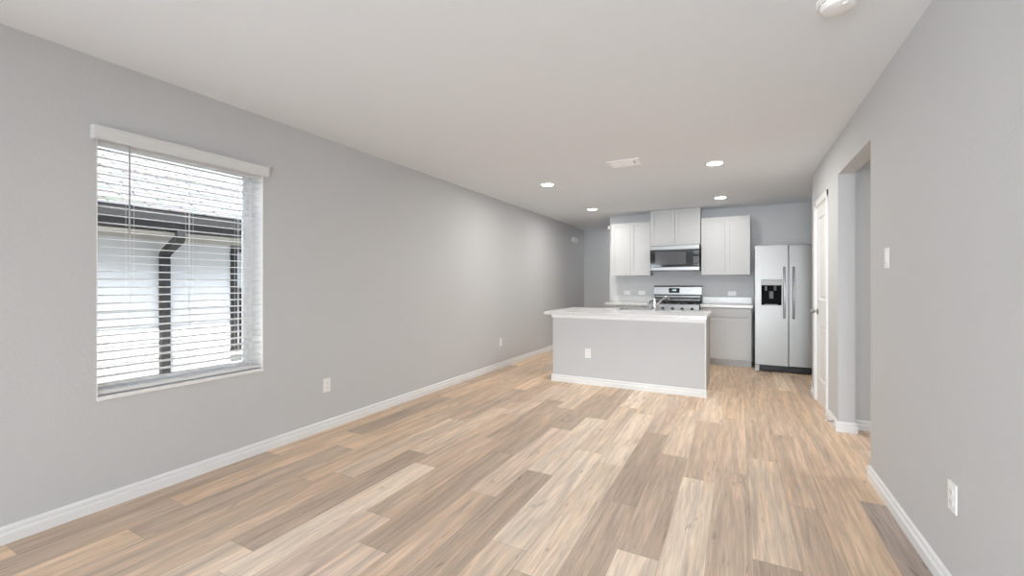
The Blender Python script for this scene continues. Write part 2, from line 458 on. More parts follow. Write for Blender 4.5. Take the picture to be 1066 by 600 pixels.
# ---- pantry door (recessed two-panel door with casing and knob)
d = struct('door_1', B(), M_trim)
bpy.data.objects.remove(d)
droot = bpy.data.objects.new('door_1', None); C.objects.link(droot); droot['kind'] = 'structure'; droot.location = (XR, DR0, 0); WP['door_1'] = Vector((XR, DR0, 0))
def door_panel(bm, x0, x1, y0, y1, z0, z1, holes, depth=.012, chamf=.018):
    """a leaf whose room side (x0) carries recessed panels with sloped borders"""
    box(bm, x0 + depth, x1, y0, y1, z0, z1)
    us = sorted(set([y0, y1] + [h[0] for h in holes] + [h[1] for h in holes])); zs = sorted(set([z0, z1] + [h[2] for h in holes] + [h[3] for h in holes]))
    for i in range(len(us) - 1):
        for k in range(len(zs) - 1):
            um, zm = (us[i] + us[i + 1]) / 2, (zs[k] + zs[k + 1]) / 2
            if any(h[0] < um < h[1] and h[2] < zm < h[3] for h in holes): continue
            box(bm, x0, x0 + depth, us[i], us[i + 1], zs[k], zs[k + 1])
    for h in holes:
        a, b, c, e = h; q = chamf
        o = [Vector((x0, a, c)), Vector((x0, b, c)), Vector((x0, b, e)), Vector((x0, a, e))]
        n_ = [Vector((x0 + depth - .0005, a + q, c + q)), Vector((x0 + depth - .0005, b - q, c + q)), Vector((x0 + depth - .0005, b - q, e - q)), Vector((x0 + depth - .0005, a + q, e - q))]
        m_ = [Vector((x0 + .002, a + q * 2.2, c + q * 2.2)), Vector((x0 + .002, b - q * 2.2, c + q * 2.2)), Vector((x0 + .002, b - q * 2.2, e - q * 2.2)), Vector((x0 + .002, a + q * 2.2, e - q * 2.2))]
        vo, vn, vm = [bm.verts.new(v) for v in o], [bm.verts.new(v) for v in n_], [bm.verts.new(v) for v in m_]
        for i in range(4):
            j = (i + 1) % 4
            bm.faces.new((vo[i], vo[j], vn[j], vn[i])); bm.faces.new((vn[i], vn[j], vm[j], vm[i]))
        bm.faces.new(vm)
    return bm
DX = XR + .004
leaf = obj('door_leaf', door_panel(B(), DX, DX + .035, DR0 + .018, DR1 - .018, .012, DRZ - .018, [(DR0 + .12, DR1 - .12, .25, .80), (DR0 + .12, DR1 - .12, 1.06, 1.90)]), M_trim, droot)
kb = B()
lathe(kb, (DX, 5.395, .935), (-1, 0, 0), [(.030, 0), (.031, .004), (.026, .009), (.012, .012), (.011, .030), (.020, .036), (.027, .046), (.027, .056), (.020, .064), (.004, .067)], 28)
obj('door_knob', kb, M_nickel, leaf, True)
jm = B()
box(jm, XR - .001, XR + T, DR0, DR0 + .016, 0, DRZ); box(jm, XR - .001, XR + T, DR1 - .016, DR1, 0, DRZ); box(jm, XR - .001, XR + T, DR0, DR1, DRZ - .016, DRZ)
obj('door_jamb', jm, M_trim, droot)
cs = B()
for (a, b, c, e) in ((DR0 - .057, DR0 + .004, 0, DRZ + .057), (DR1 - .004, DR1 + .057, 0, DRZ + .057), (DR0 - .057, DR1 + .057, DRZ - .004, DRZ + .057)):
    box(cs, XR - .012, XR + .001, a, b, c, e, .002)
    if e - c > 1: box(cs, XR - .017, XR - .010, a + (.004 if a < DR0 else .036), b - (.036 if a < DR0 else .004), c, e - .004, .003)
    else: box(cs, XR - .017, XR - .010, a + .004, b - .004, c + .036, e - .004, .003)
obj('door_casing', cs, M_trim, droot)
ds = empty('door_stop', (XR, 4.50, .05), 'small spring door stop with white tip low beside the pantry door', 'door stop')
sp = B()
pts = []
for i in range(97):
    a = i / 96 * math.pi * 2 * 9; pts.append((XR - .012 - .045 * i / 96, 4.50 + .006 * math.cos(a), .046 + .006 * math.sin(a)))
tube(sp, pts, .0016, 6); cyl(sp, (XR - .010, 4.5, .046), (-1, 0, 0), .010, .006)
obj('spring', sp, M_nickel, ds, True)
obj('tip', cyl(B(), (XR - .056, 4.5, .046), (-1, 0, 0), .0095, .013, 20, bev=.003), M_white, ds, True)

# ---- left window
wroot = bpy.data.objects.new('window_1', None); C.objects.link(wroot); wroot['kind'] = 'structure'; wroot.location = (XL, 1.435, .605); WP['window_1'] = Vector(wroot.location)
y0, y1, z0, z1 = WIN
fm = B()
fx0, fx1 = XL - .20, XL - .13
for a in ((y0, y0 + .028, z0, z1), (y1 - .028, y1, z0, z1), (y0 + .028, y1 - .028, z0, z0 + .020), (y0 + .028, y1 - .028, z1 - .020, z1)):
    box(fm, fx0, fx1, *a, .002)
for a in ((y0 + .028, y0 + .046, z0 + .020, z1 - .020), (y1 - .046, y1 - .028, z0 + .020, z1 - .020), (y0 + .046, y1 - .046, z0 + .020, z0 + .036), (y0 + .046, y1 - .046, z1 - .036, z1 - .020)):
    box(fm, fx0 + .012, fx1 - .022, *a, .003)
obj('window_frame', fm, M_frame, wroot)
obj('glass_pane', BX(fx0 + .028, fx0 + .032, y0 + .046, y1 - .046, z0 + .036, z1 - .036), M_glass, wroot)
rv = BX(XL - .13, XL + .0005, y1 - .004, y1 + .0, z0, z1); box(rv, XL - .13, XL + .0005, y0, y0 + .004, z0, z1); box(rv, XL - .13, XL + .0005, y0 + .004, y1 - .004, z1 - .004, z1)
obj('lit_reveal_lining', rv, M_frame, wroot)  # added white lining; the window's brightness on the reveal is put into its colour
sl = BX(XL - .13, XL + .012, y0 - .0, y1 + .0, z0 - .016, z0 + .006, .003)
obj('window_sill', sl, M_trim, wroot)
fs_ = bpy.data.objects.new('added_fill_window', None); C.objects.link(fs_); fs_['kind'] = 'structure'; fs_.location = (XL, -2.05, .605); WP['added_fill_window'] = Vector(fs_.location)  # unseen window, added as an opening for the side fill lamp
f4 = B()
for a in ((-3.0, -2.95, z0, z1), (-1.15, -1.1, z0, z1), (-2.95, -1.15, z0, z0 + .05), (-2.95, -1.15, z1 - .05, z1), (-2.08, -2.02, z0 + .05, z1 - .05)):
    box(f4, fx0, fx1, *a)
obj('window_frame', f4, M_frame, fs_)
obj('glass_pane', BX(fx0 + .028, fx0 + .032, -2.96, -1.14, z0 + .04, z1 - .04), M_glass, fs_)
# rear patio door and window (behind the camera; they let the daylight in)
for nm, (xa, xb, za, zb), mull in (('window_2', (-1.28, .58, .02, 2.08), [-.35]),):
    rt = bpy.data.objects.new(nm, None); C.objects.link(rt); rt['kind'] = 'structure'; rt.location = ((xa + xb) / 2, YR, za); WP[nm] = Vector(rt.location)
    f = B()
    for a in ((xa, xa + .06, za, zb), (xb - .06, xb, za, zb), (xa + .06, xb - .06, za, za + .06), (xa + .06, xb - .06, zb - .06, zb)):
        box(f, a[0], a[1], YR - .12, YR - .05, a[2], a[3])
    for q in mull: box(f, q - .04, q + .04, YR - .11, YR - .06, za + .06, zb - .06)
    obj('window_frame', f, M_frame, rt)
    obj('glass_pane', BX(xa + .05, xb - .05, YR - .09, YR - .085, za + .05, zb - .05), M_glass, rt)

# ---------------------------------------------------------------- outside
struct('ground', BX(-16, XL - .25, -8, 16, -.45, -.25), M_ground)
nh = empty('neighbor_house', (-5.5, 1.5, -.25), 'neighboring house with pale lap siding, dark gutter and light shingle roof outside the window', 'house')
WX = -5.5
wl = B()
zz = -.25; k = 0
while zz < 1.735:
    zt = min(zz + .17, 1.735)
    prism(wl, [(-.05, zz), (.014, zz), (.003, zt), (-.05, zt)], (WX, -5), (WX, 3.0), (1, 0))
    prism(wl, [(-.05, zz), (.014, zz), (.003, zt), (-.05, zt)], (WX, 3.9), (WX, 12), (1, 0))
    if zt <= .42 or zz >= 1.68: prism(wl, [(-.05, zz), (.014, zz), (.003, zt), (-.05, zt)], (WX, 3.0), (WX, 3.9), (1, 0))
    zz += .17
box(wl, WX - .25, WX - .05, -5, 12, -.25, 1.73)
obj('siding_wall', wl, M_siding, nh)
obj('soffit', BX(WX - .05, -4.99, -5, 12, 1.735, 1.75), M_soffit, nh)
obj('frieze_board', BX(WX - .05, WX + .022, -5, 12, 1.695, 1.735), M_soffit, nh)
obj('fascia', BX(-5.02, -4.99, -5, 12, 1.738, 1.90), M_soffit, nh)
GP = [(0, 0), (.07, 0), (.085, .03), (.12, .09), (.125, .165), (.115, .17), (.11, .12), (.07, .02), (.01, .02), (.01, .17), (0, .17)]
gt = B(); prism(gt, [(d_, z_ + 1.745) for d_, z_ in GP], (-4.985, -5), (-4.985, 12), (1, 0))
gut = obj('gutter', gt, M_gutter, nh)
def rect_tube(bm, pts, wy, wx):
    P = [Vector(p) for p in pts]; rings = []
    for k, p in enumerate(P):
        t = (P[min(k + 1, len(P) - 1)] - P[max(k - 1, 0)]).normalized()
        s = Vector((0, 1, 0)); s = (s - t * s.dot(t)).normalized(); n_ = t.cross(s)
        rings.append([bm.verts.new(p + s * a * wy + n_ * b * wx) for a, b in ((-1, -1), (1, -1), (1, 1), (-1, 1))])
    for k in range(len(rings) - 1):
        for i in range(4):
            j = (i + 1) % 4; bm.faces.new((rings[k][i], rings[k][j], rings[k + 1][j], rings[k + 1][i]))
    bm.faces.new(rings[0]); bm.faces.new(rings[-1]); return bm
dsp = rect_tube(B(), [(-4.93, 2.22, 1.76), (-4.93, 2.22, 1.70), (-4.96, 2.22, 1.67), (-5.36, 2.29, 1.57), (-5.44, 2.30, 1.53), (-5.445, 2.305, 1.47), (-5.445, 2.305, .22)], .040, .032)
dso = obj('downspout', dsp, M_gutter, nh)
# roof slope
rf = B()
sl_ = .5
a = [(-4.87, 1.925), (-4.87, 1.90), (-9.5, 1.90 + 4.63 * sl_), (-9.5, 1.925 + 4.63 * sl_)]
for (x, z) in a: pass
v0 = [rf.verts.new((x, -5.2, z)) for x, z in a]; v1 = [rf.verts.new((x, 12.2, z)) for x, z in a]
for i in range(4):
    j = (i + 1) % 4; rf.faces.new((v0[i], v0[j], v1[j], v1[i]))
rf.faces.new(v0); rf.faces.new(v1)
# shingle courses as thin overlapping steps
for i in range(34):
    xa = -4.86 - .125 * i; za = 1.928 + (.125 * i) * sl_
    q = [(xa, za + .003), (xa, za + .013), (xa - .135, za + .013 + .135 * sl_ - .009), (xa - .135, za + .003 + .135 * sl_ - .009)]
    w0 = [rf.verts.new((x, -5.2, z)) for x, z in q]; w1 = [rf.verts.new((x, 12.2, z)) for x, z in q]
    for s in range(4):
        t = (s + 1) % 4; rf.faces.new((w0[s], w0[t], w1[t], w1[s]))
obj('roof', rf, M_shingle, nh)
nw = B()
for a in ((3.0, 3.07, .40, 1.68), (3.83, 3.9, .40, 1.68), (3.07, 3.83, .40, .46), (3.07, 3.83, 1.62, 1.68), (3.07, 3.83, 1.12, 1.17), (3.125, 3.165, .46, 1.12)):
    box(nw, WX - .05, WX + .035, *a, .004)
nwo = obj('window', nw, M_gutter, nh)
obj('blind', BX(WX - .045, WX - .03, 3.07, 3.83, .46, 1.62), mat('neighbor_blind', (.55, .56, .57), .6, bump=(10, .1, .003, (1, 1, 8))), nwo)
obj('window_ledge', BX(WX - .01, WX + .05, 2.99, 3.91, .355, .40, .004), M_soffit, nwo)

# ---------------------------------------------------------------- window blind
bl = empty('window_blind', (XL - .03, 1.435, .62), 'white horizontal slat blind with valance hanging in the left wall window', 'window blind')
BY0, BY1 = .988, 1.884
vp = B()
VP_ = [(0, 1.995), (.012, 1.995), (.014, 2.004), (.012, 2.012), (.012, 2.050), (.015, 2.058), (.014, 2.068), (0, 2.068)]
prism(vp, VP_, (XL + .033, .955), (XL + .033, 1.905), (1, 0))
box(vp, XL + .001, XL + .034, .955, .963, 1.996, 2.067); box(vp, XL + .001, XL + .034, 1.897, 1.905, 1.996, 2.067)
obj('valance', vp, M_rail, bl)
obj('head_rail', BX(XL - .062, XL - .006, BY0, BY1, 1.985, 2.040, .003), M_rail, bl)
ss = B()
nsl = 30; pitch = .0445; tilt = math.radians(4)
for i in range(nsl):
    zc = .668 + pitch * i
    # gently crowned slat cross-section
    prof = []
    for t in range(7):
        s = -1 + 2 * t / 6; prof.append((s * .025, .0022 * (1 - s * s) + .0014))
    for t in range(7):
        s = 1 - 2 * t / 6; prof.append((s * .025, .0022 * (1 - s * s) - .0014))
    pr = [((math.cos(tilt) * u + math.sin(tilt) * v), zc - math.sin(tilt) * u + math.cos(tilt) * v) for u, v in prof]
    prism(ss, pr, (XL - .034, BY0), (XL - .034, BY1), (1, 0))
tag(obj('slats', ss, M_blind, bl))
obj('bottom_rail', BX(XL - .060, XL - .008, BY0, BY1, .618, .640, .004), M_rail, bl)
for yc in (1.135, 1.435, 1.735):
    cb = B()
    for dx in (-.0255, .0255): tube(cb, [(XL - .034 + dx, yc - .009, .63), (XL - .034 + dx, yc - .009, 2.0)], .0007, 6)
    for dx in (-.0255, .0255): tube(cb, [(XL - .034 + dx, yc + .009, .63), (XL - .034 + dx, yc + .009, 2.0)], .0007, 6)
    tube(cb, [(XL - .034, yc, .63), (XL - .034, yc, 2.0)], .0009, 6)
    obj('ladder_cord', cb, M_blind, bl)
wd = B(); tube(wd, [(XL + .006, 1.118, 2.0), (XL + .008, 1.118, 1.97), (XL + .010, 1.117, 1.515), (XL + .010, 1.117, 1.495)], [.0025, .0042, .0042, .0052], 8)
obj('tilt_wand', wd, mat('clear_grey_wand', (.40, .40, .41), .3, bump=(10, .02, .001)), bl, True)

# ---------------------------------------------------------------- electrical plates
def plate(name, pos, nrm, label, cat, kind='outlet', wide=False, group=None, gang=1):
    """nrm: unit xy normal pointing into the room"""
    rt = empty(name, pos, label, cat, group or ('wall outlets' if kind == 'outlet' else 'wall switches'))
    n_ = Vector((nrm[0], nrm[1], 0)); s = Vector((-nrm[1], nrm[0], 0)); u = Vector((0, 0, 1))
    if wide: s, u = u, s
    P = Vector(pos)
    M = Matrix(((s.x, u.x, n_.x, P.x), (s.y, u.y, n_.y, P.y), (s.z, u.z, n_.z, P.z), (0, 0, 0, 1)))
    def put(bm, nm, m, par, smooth=False):
        bmesh.ops.transform(bm, matrix=M, verts=bm.verts); return obj(nm, bm, m, par, smooth)
    hw = .035 if gang == 1 else .058
    put(BX(-hw, hw, -.057, .057, 0.0005, .006, .002), 'cover_plate', M_white, rt)
    if kind == 'outlet':
        for c in (-.020, .020):
            r = put(BX(-.017, .017, c - .0145, c + .0145, .004, .0085, .003), 'receptacle', M_white, rt)
            h = B()
            box(h, -.0080, -.0055, c - .002, c + .007, .0083, .0090); box(h, .0055, .0080, c - .002, c + .006, .0083, .0090); cyl(h, (0, c - .008, .0083), (0, 0, 1), .0025, .0007, 12)
            put(h, 'slot', M_grey, r)
    else:
        for g in ([0] if gang == 1 else [-.023, .023]):
            r = put(BX(g - .016, g + .016, -.033, .033, .004, .009, .002), 'rocker', M_white, rt)
            put(BX(g - .011, g + .011, -.026, -.0225, .0088, .0096), 'dimmer_slot', M_grey, r)
    return rt
plate('wall_outlet', (XL, 2.432, .373), (1, 0), 'white wall outlet on left wall nearer the window', 'outlet')
plate('wall_outlet', (XL, 5.405, .373), (1, 0), 'white wall outlet on left wall just left of the kitchen island', 'outlet')
plate('wall_outlet', (XR, 2.255, .395), (-1, 0), 'white wall outlet low on the right wall', 'outlet')
plate('light_switch', (XR, 3.07, 1.365), (-1, 0), 'white light switch on right wall beside the doorway opening', 'light switch', 'switch')

# ---------------------------------------------------------------- kitchen island
IX0, IX1, IY0, IY1 = -2.062, -.302, 5.012, 6.03
isl = empty('kitchen_island', ((IX0 + IX1) / 2, IY0, 0), 'grey painted kitchen island with white baseboard facing the living area', 'kitchen island')
ib = BX(IX0, IX1, IY0, IY0 + .12, 0, .838); box(ib, IX0, IX0 + .08, IY0 + .12, IY1 - .02, 0, .838)
obj('body_panel', ib, M_wall, isl)
ic = BX(IX0 + .08, IX1 - .003, IY0 + .12, IY1 - .03, .09, .12); box(ic, IX0 + .08, IX1 - .003, IY0 + .12, IY1 - .09, 0, .09)
box(ic, IX1 - .02, IX1 - .003, IY0 + .12, IY1 - .02, .12, .838)
obj('cabinet_body', ic, M_cab, isl)
for k in range(4):
    xa = IX0 + .09 + k * .415
    obj('door', BX(xa, xa + .405, IY1 - .02, IY1, .11, .82, .003), M_cab, isl)
it = B(); prism(it, BP, (IX0 - .015, IY0), (IX1 + .015, IY0), (0, -1)); prism(it, BP, (IX1, IY0), (IX1, IY0 + .12), (1, 0)); prism(it, BP, (IX0, IY0), (IX0, IY1 - .02), (-1, 0))
obj('baseboard', it, M_trim, isl)
ap = BX(IX0 - .012, IX1 + .012, IY0 - .014, IY0 + .001, .800, .838, .003); box(ap, IX1 - .001, IX1 + .010, IY0 - .012, IY0 + .12, .083, .838, .002)
obj('trim_molding', ap, M_trim, isl)
CT = .876
ct = wall_with_holes(B(), 'z', .838, CT, -2.165, -.283, 4.965, 6.06, [(-1.435, -.605, 5.725, 6.005)])
bmesh.ops.bevel(ct, geom=[e for e in ct.edges if e.is_boundary is False and len(e.link_faces) == 2 and e.calc_face_angle(0) > 1], offset=.003, segments=2, affect='EDGES')
tag(obj('countertop', ct, M_counter, None, org=(-1.2, 5.5, .838)), 'pale speckled countertop on the kitchen island', 'countertop')
def basin(x0, x1, y0, y1, zt, zb):
    b = B()
    q = .02
    o = [b.verts.new(p) for p in ((x0, y0, zt), (x1, y0, zt), (x1, y1, zt), (x0, y1, zt))]
    i_ = [b.verts.new(p) for p in ((x0 + q, y0 + q, zb), (x1 - q, y0 + q, zb), (x1 - q, y1 - q, zb), (x0 + q, y1 - q, zb))]
    O = [b.verts.new(p) for p in ((x0 - .012, y0 - .012, zt), (x1 + .012, y0 - .012, zt), (x1 + .012, y1 + .012, zt), (x0 - .012, y1 + .012, zt))]
    L_ = [b.verts.new(p) for p in ((x0 + q - .004, y0 + q - .004, zb - .004), (x1 - q + .004, y0 + q - .004, zb - .004), (x1 - q + .004, y1 - q + .004, zb - .004), (x0 + q - .004, y1 - q + .004, zb - .004))]
    for k in range(4):
        j = (k + 1) % 4
        b.faces.new((o[k], o[j], i_[j], i_[k])); b.faces.new((O[k], O[j], o[j], o[k])); b.faces.new((O[k], O[j], L_[j], L_[k]))
    b.faces.new(i_); b.faces.new(L_)
    return b
snk = empty('kitchen_sink', (-1.02, 5.87, CT), 'stainless double bowl sink set in the island countertop', 'sink')
for (a, b_) in ((-1.42, -.98), (-.95, -.62)):
    bo = obj('basin', basin(a + .002, b_ - .002, 5.742, 5.998, CT + .0015, CT - .19), M_steel2, snk)
    obj('drain', lathe(B(), ((a + b_) / 2, 5.87, CT - .189), (0, 0, 1), [(.045, 0), (.045, .003), (.030, .004), (.028, .001), (.004, .001)], 24), M_chrome, bo, True)
    rb = wall_with_holes(B(), 'z', CT + .0005, CT + .004, a - (.020 if a < -1.2 else .0145), b_ + (.020 if a > -1.2 else .0145), 5.715, 6.015, [(a + .002, b_ - .002, 5.742, 5.998)])
    obj('rim', rb, M_steel2, bo)
fc = empty('kitchen_faucet', (-.93, 5.676, CT), 'chrome single lever kitchen faucet behind the island sink', 'faucet')
fb = lathe(B(), (-.93, 5.676, CT), (0, 0, 1), [(.033, 0), (.033, .006), (.026, .014), (.021, .03), (.020, .09), (.022, .125), (.020, .140), (.010, .150)], 28)
obj('body', fb, M_chrome, fc, True)
fs = tube(B(), [(-.93, 5.69, CT + .05), (-.905, 5.72, CT + .085), (-.86, 5.79, CT + .14), (-.82, 5.855, CT + .175), (-.80, 5.885, CT + .172), (-.79, 5.90, CT + .150)], [.014, .014, .013, .014, .016, .016], 16)
obj('spout', fs, M_chrome, fc, True)
fl_ = tube(B(), [(-.93, 5.676, CT + .14), (-.932, 5.675, CT + .165), (-.936, 5.645, CT + .205)], [.011, .009, .006], 12)
obj('lever_handle', fl_, M_chrome, fc, True)
plate('island_outlet', (-1.602, IY0, .378), (0, -1), 'white wall outlet on the front of the kitchen island', 'outlet')

# ---------------------------------------------------------------- wall cabinets and base cabinets
def shaker(bm, x0, x1, yf, z0, z1, fr=.058, th=.019, rec=.008):
    """shaker door facing -Y with its face at yf"""
    box(bm, x0, x1, yf + rec, yf + th, z0, z1)
    for a in ((x0, x0 + fr, z0, z1), (x1 - fr, x1, z0, z1), (x0 + fr, x1 - fr, z0, z0 + fr), (x0 + fr, x1 - fr, z1 - fr, z1)):
        box(bm, a[0], a[1], yf, yf + rec + .001, a[2], a[3], .0012, 1)
    return bm
def wall_cabinet(x0, x1, z0, z1, label, yf=7.33):
    rt = empty('wall_cabinet', ((x0 + x1) / 2, YB, z0), label, 'kitchen cabinet', 'wall cabinets')
    obj('body', BX(x0, x1, yf + .02, YB - .001, z0, z1, .0015, 1), M_cab, rt)
    m = (x0 + x1) / 2
    for a, b_ in ((x0 + .002, m - .0015), (m + .0015, x1 - .002)):
        obj('door', shaker(B(), a, b_, yf, z0 + .003, z1 - .003), M_cab, rt)
    return rt
wall_cabinet(-1.928, -1.273, 1.362, 2.262, 'white two-door wall cabinet left of the microwave')
wall_cabinet(-1.271, -.507, 1.846, H - .002, 'short white two-door wall cabinet above the microwave')
wall_cabinet(-.497, .179, 1.362, 2.262, 'white two-door wall cabinet between microwave and refrigerator')
def base_cabinet(x0, x1, label, yf=7.05):
    rt = empty('base_cabinet', ((x0 + x1) / 2, YB, 0), label, 'kitchen cabinet', 'base cabinets')
    bb_ = BX(x0, x1, yf + .02, YB - .001, .10, .872, .0015, 1)
    obj('body', bb_, M_cab, rt)
    obj('toe_kick', BX(x0, x1, yf + .095, YB - .001, 0, .10), M_cab, rt)
    m = (x0 + x1) / 2
    obj('drawer_front', BX(x0 + .003, x1 - .003, yf, yf + .02, .732, .862, .0025), M_cab, rt)
    for a, b_ in ((x0 + .003, m - .0015), (m + .0015, x1 - .003)):
        obj('door', shaker(B(), a, b_, yf, .108, .722), M_cab, rt)
    return rt
base_cabinet(-.488, .190, 'white base cabinet with drawer front between the range and refrigerator')
base_cabinet(-1.93, -1.262, 'white base cabinet left of the range, behind the island')
def counter(x0, x1, xs0, xs1, label):
    o = obj('countertop', BX(x0, x1, 7.02, YB - .001, .873, .911, .003), M_counter, None, org=((x0 + x1) / 2, 7.3, .873))
    tag(o, label, 'countertop')
    obj('backsplash', BX(xs0, xs1, YB - .022, YB - .002, .911, 1.012, .002), M_counter, o)
counter(-.489, .207, -.489, .207, 'pale speckled countertop beside the refrigerator')
counter(-1.958, -1.259, -1.958, -1.259, 'pale speckled countertop left of the range')
plate('backsplash_switch', (-1.72, YB, .992 + .075), (0, -1), 'small wide switch plate farthest left above the left counter', 'light switch', 'switch', wide=True)
plate('backsplash_outlet', (-1.467, YB, .994 + .075), (0, -1), 'wide outlet plate above the left counter beside the range', 'outlet', wide=True)
plate('backsplash_outlet', (-.068, YB, 1.006 + .065), (0, -1), 'wide outlet plate above the counter between range and refrigerator', 'outlet', wide=True)

# ---------------------------------------------------------------- range
RX0, RX1, RYF = -1.256, -.494, 6.96
rg = empty('gas_range', ((RX0 + RX1) / 2, 7.3, 0), 'stainless gas range with black grates and digital clock behind the island', 'range')
obj('body', BX(RX0 + .003, RX1 - .003, RYF + .03, YB - .02, .03, .900, .003), M_steel, rg)
od = obj('oven_door', BX(RX0 + .008, RX1 - .008, RYF, RYF + .03, .20, .76, .006), M_steel, rg)
obj('door_window', BX(RX0 + .13, RX1 - .13, RYF - .002, RYF + .002, .32, .60, .001), M_glassblk, od)
oh = tube(B(), [(RX0 + .06, RYF, .70), (RX0 + .06, RYF - .045, .70), (RX1 - .06, RYF - .045, .70), (RX1 - .06, RYF, .70)], .012, 12)
obj('handle', oh, M_steel2, od, True)
obj('bottom_drawer', BX(RX0 + .008, RX1 - .008, RYF, RYF + .03, .05, .19, .006), M_steel, rg)
cp = B(); prism(cp, [(0, .775), (.03, .78), (.012, .905), (-.03, .912), (-.03, .775)], (RX0 + .003, RYF + .0), (RX1 - .003, RYF + .0), (0, -1))
obj('control_panel', cp, M_steel2, rg)
for k in range(5):
    xk = RX0 + .10 + k * .14
    kn = lathe(B(), (xk, RYF - .020, .842), (0, -1, .12), [(.024, 0), (.024, .006), (.018, .010), (.017, .030), (.003, .031)], 20)
    obj('burner_knob', kn, M_dark, rg, True)
obj('cooktop', BX(RX0 + .003, RX1 - .003, RYF + .01, YB - .10, .900, .914, .004), M_steel2, rg)
def grate(x0, x1):
    g = B(); y0_, y1_ = RYF + .05, YB - .13; zt = .950
    for x in (x0, x1): box(g, x - .006, x + .006, y0_, y1_, zt - .010, zt + .004, .002, 1)
    for y in (y0_, (y0_ + y1_) / 2, y1_): box(g, x0, x1, y - .006, y + .006, zt - .010, zt + .004, .002, 1)
    xm = (x0 + x1) / 2
    for yc in ((y0_ * 3 + y1_) / 4, (y0_ + 3 * y1_) / 4):
        for a in range(4):
            d_ = Vector((math.cos(a * math.pi / 2 + math.pi / 4), math.sin(a * math.pi / 2 + math.pi / 4), 0))
            tube(g, [Vector((xm, yc, zt)) + d_ * .025, Vector((xm, yc, zt)) + d_ * .115], .006, 8)
    for x in (x0, x1):
        for y in (y0_, y1_): box(g, x - .008, x + .008, y - .008, y + .008, .913, zt, .001, 1)
    return g
gw = (RX1 - RX0 - .05) / 3
for k in range(3):
    x0_ = RX0 + .025 + k * gw
    obj('grate', grate(x0_ + .006, x0_ + gw - .006), M_iron, rg)
    for yc in (7.13, 7.37):
        bu = lathe(B(), (x0_ + gw / 2, yc, .913), (0, 0, 1), [(.048, 0), (.048, .008), (.040, .012), (.034, .013), (.034, .022), (.003, .024)], 24)
        obj('burner', bu, M_iron, rg, True)
bg_ = B(); prism(bg_, [(0, 1.045), (.055, 1.05), (.050, 1.170), (.040, 1.188), (.020, 1.196), (0, 1.196)], (RX0 + .006, YB - .03), (RX1 - .006, YB - .03), (0, -1))
bgo = obj('backguard', bg_, M_steel2, rg)
vb = BX(RX0 + .012, RX1 - .012, YB - .08, YB - .03, .912, 1.05, .003)
obj('vent_panel', vb, M_dark, rg)
vv = B()
for z in (.945, 1.005): box(vv, RX0 + .03, RX1 - .03, YB - .10, YB - .078, z, z + .022, .004)
obj('vent_louver', vv, M_steel2, rg)
xm = -.925
disp = obj('clock_display', BX(xm - .085, xm + .085, YB - .088, YB - .080, 1.075, 1.155, .003), M_glassblk, bgo)
dg = B()
def seg7(bm, x, z, h, digit, y):
    w_ = h * .5; t = h * .12
    S = {'a': (x, x + w_, z + h - t, z + h), 'b': (x + w_ - t, x + w_, z + h / 2, z + h), 'c': (x + w_ - t, x + w_, z, z + h / 2), 'd': (x, x + w_, z, z + t), 'e': (x, x + t, z, z + h / 2), 'f': (x, x + t, z + h / 2, z + h), 'g': (x, x + w_, z + h / 2 - t / 2, z + h / 2 + t / 2)}
    for c in {'1': 'bc', '2': 'abged', '0': 'abcdef'}[digit]: box(bm, S[c][0], S[c][1], y - .001, y, S[c][2], S[c][3])
for i, dch in enumerate('1200'): seg7(dg, xm - .036 + i * .018 + (.004 if i > 1 else 0), 1.108, .022, dch, YB - .0885)
obj('clock_digits', dg, M_digit, disp)

# ---------------------------------------------------------------- microwave
MX0, MX1, MY = -1.262, -.516, 7.255
mw = empty('microwave', ((MX0 + MX1) / 2, YB, 1.44), 'stainless over-the-range microwave with dark glass door', 'microwave')
obj('housing', BX(MX0, MX1, MY + .03, YB - .001, 1.441, 1.843, .003), M_steel, mw)
mg = BX(MX0, MX1, MY, MY + .032, 1.775, 1.842, .004)
obj('vent_grille', mg, M_steel2, mw)
XD = -.615
md = obj('door', BX(MX0, XD - .002, MY, MY + .032, 1.498, 1.774, .003), M_glassblk, mw)
obj('door_screen', BX(MX0 + .08, XD - .10, MY - .0015, MY + .002, 1.535, 1.735), mat('microwave_screen', (.09, .09, .095), .12, bump=(900, .1, .0005)), md)
mc = obj('control_panel', BX(XD, MX1, MY, MY + .032, 1.498, 1.774, .003), M_glassblk, mw)
bt = B()
for r_ in range(5):
    for c_ in range(3): box(bt, XD + .015 + c_ * .026, XD + .032 + c_ * .026, MY - .0008, MY, 1.52 + r_ * .030, 1.534 + r_ * .030)
obj('button', bt, M_grey, mc)
obj('display', BX(XD + .015, MX1 - .015, MY - .0008, MY, 1.70, 1.745), mat('dim_display', (.05, .06, .07), .2, bump=(10, .01, .001)), mc)
obj('bottom_strip', BX(MX0, MX1, MY, MY + .032, 1.441, 1.496, .004), M_steel2, mw)

